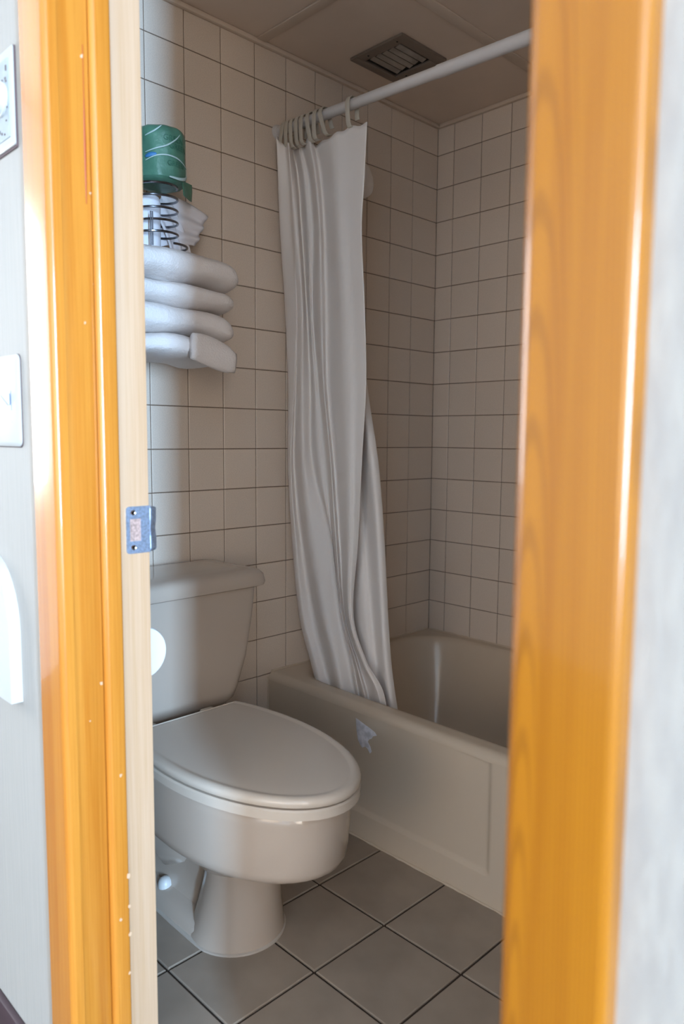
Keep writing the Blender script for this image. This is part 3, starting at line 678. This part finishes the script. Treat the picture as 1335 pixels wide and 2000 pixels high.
# ------------------------------------------------------------------ wire spiral with cloths, wrapped roll on top
ZT0 = 1.452
spx, spy = -1.172, -.125
sw = empty('wire_spiral_holder', (spx, spy, ZT0)); tag(sw, 'chrome wire spiral holder standing on the towel stack', 'holder')
pts = []
N = 260
for i in range(N + 1):
    t = i / N; a = -PI / 2 + 2 * PI * 5.2 * t
    r = .056 + .016 * max(0, 1 - t * 5.0) ; z = ZT0 + .009 + (1.598 - ZT0 - .012) * t
    pts.append((spx + r * math.cos(a) + (.010 if t < .14 else 0) * (1 - t / .14 if t < .14 else 0), spy + r * math.sin(a), z))
keep(tube('spiral_wire', pts, .0027, m_wire, seg=8), sw)
for dx in (-.0022, .0022):
    keep(tube('upright', [(spx - .031 + dx, spy - .050, ZT0 + .002), (spx - .031 + dx, spy - .050, 1.525)], .0016, m_wire, seg=8), sw)
# spare white roll inside
rl = loft('spare_paper_roll', [circ(spx - .014, spy + .012, .030, ZT0 + .003, 30), circ(spx - .014, spy + .012, .036, ZT0 + .008, 30), circ(spx - .014, spy + .012, .037, 1.56, 30), circ(spx - .014, spy + .012, .034, 1.570, 30), circ(spx - .014, spy + .012, .018, 1.571, 30), circ(spx - .014, spy + .012, .018, 1.54, 30)], m_wash)
tag(rl, 'plain white roll inside the wire spiral holder', 'paper roll')
# cloth sticking out to the right: pleated fan of thin cloth
def fan(p0, p1, q0, q1, amp, n, name, ph=0, curve=0):
    vs, NU, NV = [], 36, 14
    for i in range(NU + 1):
        u = i / NU
        a = Vector(p0).lerp(Vector(p1), u); b = Vector(q0).lerp(Vector(q1), u)
        for j in range(NV + 1):
            v = j / NV; p = a.lerp(b, v) + Vector((0, -1, 0)) * (amp * math.sin(n * PI * u + ph) * (0.35 + .65 * v) + curve * math.sin(PI * v))
            p.z += .004 * math.sin(PI * v) ; vs.append(tuple(p))
    fs = [(i * (NV + 1) + j, i * (NV + 1) + j + 1, (i + 1) * (NV + 1) + j + 1, (i + 1) * (NV + 1) + j) for i in range(NU) for j in range(NV)]
    o = meshobj(name, vs, fs, m_wash, smooth=True); s = o.modifiers.new('s', 'SOLIDIFY'); s.thickness = .002; return o
f1 = fan((-1.118, -.075, 1.606), (-1.140, -.085, 1.475), (-1.006, -.10, 1.570), (-1.046, -.11, 1.492), .006, 5.5, 'washcloth', curve=.006)
tag(f1, 'white washcloth fanned out to the right of the wire spiral', 'washcloth')
f2 = fan((-1.108, -.078, 1.605), (-1.150, -.085, 1.56), (-1.052, -.098, 1.466), (-1.110, -.10, 1.462), .005, 4.5, 'drape', ph=1, curve=.008); f2.parent = f1
# green wrapped toilet roll
gx_, gy_, gz0, gz1 = -1.148, -.118, 1.6005, 1.722
gr = empty('wrapped_toilet_roll', (gx_, gy_, gz0)); tag(gr, 'green paper-wrapped toilet roll standing on the wire spiral', 'toilet roll')
rnd = random.Random(5); rings = []; NN = 56
for z, r in ((gz0, .030), (gz0 + .002, .050), (gz0 + .008, .0575), (gz0 + .03, .059), (gz0 + .06, .0585), (gz0 + .09, .0585), (gz1 - .018, .0585), (gz1 - .008, .056), (gz1 - .002, .048), (gz1, .030), (gz1 - .004, .016)):
    rings.append([(gx_ + (r + .0012 * math.sin(9 * a + 40 * z) + rnd.uniform(-.0006, .0006)) * math.cos(a), gy_ + (r + .0012 * math.sin(9 * a + 40 * z)) * math.sin(a), z + (.003 * math.cos(a - .3) if z > gz1 - .02 else 0)) for a in [2 * PI * k / NN for k in range(NN)]])
keep(loft('wrapper', rings, m_green), gr)
# wrapper end flap tucked under, sticking out to the right
fv = [(gx_ + .030, gy_ - .045, gz0 + .010), (gx_ + .064, gy_ - .030, gz0 + .012), (gx_ + .082, gy_ - .004, gz0 + .006), (gx_ + .080, gy_ - .004, gz0 - .016), (gx_ + .060, gy_ - .030, gz0 - .024), (gx_ + .032, gy_ - .048, gz0 - .022)]
fl_ = meshobj('wrapper_flap', fv, [(0, 1, 4, 5), (1, 2, 3, 4)], m_green); s = fl_.modifiers.new('s', 'SOLIDIFY'); s.thickness = .0025; keep(fl_, gr)
def print_band(path, wid, m, name):
    """ribbon printed on the wrapper: (angle deg, z) path on the cylinder"""
    vs = []; pp = dense([(a, z) for a, z in path], 8)
    for i, (a, z) in enumerate(pp):
        a2 = pp[min(i + 1, len(pp) - 1)]; a0 = pp[max(i - 1, 0)]
        tx, tz_ = math.radians(a2[0] - a0[0]) * .059, a2[1] - a0[1]; l = math.hypot(tx, tz_) or 1
        wd = wid * math.sin(PI * (0.12 + .76 * i / (len(pp) - 1)))
        for s in (-1, 1):
            aa = math.radians(a) - s * wd * tz_ / l / .059; zz = z + s * wd * tx / l
            vs.append((gx_ + .0608 * math.cos(aa), gy_ + .0608 * math.sin(aa), zz))
    fs = [(2 * i, 2 * i + 1, 2 * i + 3, 2 * i + 2) for i in range(len(pp) - 1)]
    o = meshobj(name, vs, fs, m, smooth=True); s = o.modifiers.new('s', 'SOLIDIFY'); s.thickness = .0006; keep(o, gr)
print_band([(-150, 1.655), (-125, 1.664), (-105, 1.672), (-85, 1.688), (-72, 1.703)], .0016, m_lgreen, 'printed_swoosh')
print_band([(-150, 1.638), (-128, 1.648), (-105, 1.652), (-80, 1.650), (-55, 1.643), (-38, 1.640)], .0016, m_lgreen, 'printed_swoosh')
print_band([(-38, 1.640), (-36, 1.628), (-50, 1.616), (-75, 1.608), (-100, 1.6075)], .0036, m_lgreen, 'printed_swoosh')
print_band([(-150, 1.690), (-130, 1.700), (-115, 1.712)], .0016, m_lgreen, 'printed_swoosh')
print_band([(-150, 1.646), (-140, 1.650), (-126, 1.652)], .0045, m_bluep, 'printed_blue_spot')
def wrap_text(txt, a0, z, size):
    cu_ = bpy.data.curves.new('t', 'FONT'); cu_.body = txt; cu_.size = size; cu_.extrude = .0001
    to = bpy.data.objects.new('t', cu_); C.objects.link(to)
    dg = bpy.context.evaluated_depsgraph_get(); me = bpy.data.meshes.new_from_object(to.evaluated_get(dg))
    bpy.data.objects.remove(to)
    for v in me.vertices:
        a = math.radians(a0) + v.co.x / .0603; rr_ = .0603 + v.co.z
        v.co = Vector((gx_ + rr_ * math.cos(a), gy_ + rr_ * math.sin(a), z + v.co.y))
    me.materials.clear(); me.materials.append(m_dgreen)
    o = bpy.data.objects.new('printed_lettering', me); C.objects.link(o); keep(o, gr)
wrap_text('GREEN', -112, 1.684, .017)
wrap_text('GREEN', -100, 1.6685, .017)
wrap_text('GREEN', -104, 1.632, .015)

# ------------------------------------------------------------------ toilet paper roll on the inner side of the door wall
tp = empty('toilet_paper_roll', (-1.466, -.52, .679)); tag(tp, 'bright white toilet paper roll low beside the toilet tank', 'toilet roll')
def cy(x, y, r, z, n=36): return [(x + r * math.cos(2 * PI * k / n), y, z + r * math.sin(2 * PI * k / n)) for k in range(n)]
tr = []
for y, r in ((-.455, .018), (-.455, .043), (-.458, .0445), (-.567, .0445), (-.570, .043), (-.570, .009), (-.540, .009)):
    tr.append(cy(-1.466, y, r, .679))
keep(loft('paper', tr, m_paper, cap=False), tp)
hld = empty('toilet_paper_holder', (-1.50, -.52, .679)); tag(hld, 'chrome holder carrying the white toilet paper roll', 'holder')
keep(tube('spindle', [(-1.466, -.445, .679), (-1.466, -.568, .679)], .008, m_chrome, seg=12), hld)
for y in (-.440,):
    keep(box('arm', (XW, y - .004, .668), (-1.456, y + .004, .690), m_chrome, bev=.002), hld)

# ------------------------------------------------------------------ fittings on the wall left of the door
xw = XH - .0016
def rounded_plate(name, yc, zc, hy, hz_, r, t, m, parent, dome=.002, n=8):
    pr_ = lambda d: [(yy, zz) for yy, zz, _ in rr(yc - hy + d, yc + hy - d, zc - hz_ + d, zc + hz_ - d, max(r - d * .5, .001), 0, n)]
    rings = [[(xw, a, b) for a, b in pr_(0)], [(xw - t + dome, a, b) for a, b in pr_(0)], [(xw - t, a, b) for a, b in pr_(dome * 1.5)]]
    o = loft(name, rings, m); keep(o, parent); return o
th = empty('wall_dial', (xw, -.505, 1.51)); tag(th, 'pale square wall dial with a white round knob, left of the door frame', 'thermostat')
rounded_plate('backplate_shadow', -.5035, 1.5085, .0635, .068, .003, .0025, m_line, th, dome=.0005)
rounded_plate('backplate', -.5035, 1.510, .0615, .066, .003, .006, m_cream, th)
pl = [(xw - .0061, a, b) for a, b, _ in rr(-.555, -.452, 1.456, 1.562, .002, 0, 2)]; pl2 = [(xw - .0072, a, b) for _, a, b in [(0, p[1], p[2]) for p in pl]]
keep(loft('dial_face', [pl, pl2], m_blue), th)
kb = [[(xw - .0073 - d, -.529 + r * math.cos(a), 1.512 + r * math.sin(a)) for a in [2 * PI * k / 32 for k in range(32)]] for d, r in ((0, .0235), (.003, .0235), (.004, .0215), (.020, .0205), (.022, .018), (.0225, .010))]
kn = keep(loft('knob', kb, m_white), th); tag(kn, 'white round knob')
bm = bmesh.new()
for y, z, s in ((-.549, 1.549, .0035), (-.546, 1.536, .0016), (-.548, 1.532, .0012), (-.535, 1.536, .0014), (-.522, 1.548, .0016), (-.549, 1.505, .0016), (-.549, 1.497, .001), (-.545, 1.480, .001), (-.528, 1.466, .0016), (-.538, 1.463, .0012), (-.520, 1.470, .0022), (-.51, 1.468, .0018)):
    add_box(bm, (xw - .0080, y - .0011, z - s), (xw - .0071, y + .0011, z + s))
mk = keep(bmobj('printed_marks', bm, m_line), th); mk['kind'] = 'stuff'
sw_ = empty('light_switch', (xw, -.495, 1.09)); tag(sw_, 'white wall light switch with a toggle, left of the door frame', 'light switch')
rounded_plate('switch_plate', -.4955, 1.09, .0515, .0675, .010, .0065, m_cream, sw_, dome=.004)
rounded_plate('plate_edge', -.4955, 1.0895, .0525, .0685, .010, .0012, m_line, sw_, dome=.0004)
keep(box('toggle_slot', (xw - .0072, -.5230, 1.076), (xw - .0063, -.5050, 1.106), m_tog), sw_)
bm = bmesh.new(); rings_into(bm, [[(xw - .0065, y, z) for y, z in ((-.5185, 1.082), (-.5095, 1.082), (-.5095, 1.098), (-.5185, 1.098))], [(xw - .019, y, z) for y, z in ((-.5175, 1.099), (-.5105, 1.099), (-.5105, 1.108), (-.5175, 1.108))]])
keep(bmobj('toggle', bm, m_white), sw_)
for dz in (.031, -.031):
    keep(loft('screw', [[(xw - .0063 - d, -.514 + .0022 * math.cos(a), 1.090 + dz + .0022 * math.sin(a)) for a in [2 * PI * k / 12 for k in range(12)]] for d in (0, .0006)], m_chrome), sw_)
# arched fitting lower down
af = empty('arched_wall_fitting', (xw, -.425, .73)); tag(af, 'white arched wall fitting with a rounded inner knob, below the light switch', 'wall fitting')
def archp(yc, zs, zb, hw, ht, n=18):
    p = [(yc - hw, zb)]
    for i in range(n + 1):
        a = PI - PI * i / n; p.append((yc + hw * math.cos(a), zs + ht * math.sin(a)))
    p.append((yc + hw, zb)); return p
po = archp(-.405, .735, .625, .105, .118); pi_ = archp(-.405, .715, .625, .056, .092)
bm = bmesh.new(); T = .018
ra = [[(xw - d, y, z) for y, z in (po if k == 0 else pi_)] for k, d in ((0, 0), (0, T), (1, T), (1, 0))]
rings_into(bm, ra + [ra[0]], cap=False, closed=False)
for r_ in (0, -1):
    bm.faces.new([bm.verts.new(ra[q][r_]) for q in range(4)])
keep(bmobj('arch_surround', bm, m_white, smooth=True), af)
pe = archp(-.405, .715, .625, .0565, .0925)
keep(loft('inner_line', [[(xw, y, z) for y, z in pe], [(xw - .005, y, z) for y, z in pe]], m_line, smooth=False), af)
pe = archp(-.405, .712, .630, .052, .088)
keep(loft('inner_panel', [[(xw - .0051, y, z) for y, z in pe], [(xw - .009, y, z) for y, z in pe]], m_cream, smooth=False), af)
keep(loft('round_knob', [[(xw - .009 - d, -.415 + r * math.cos(a), .70 + r * 1.1 * math.sin(a)) for a in [2 * PI * k / 28 for k in range(28)]] for d, r in ((0, .024), (.010, .024), (.016, .019), (.018, .010))], m_white), af)
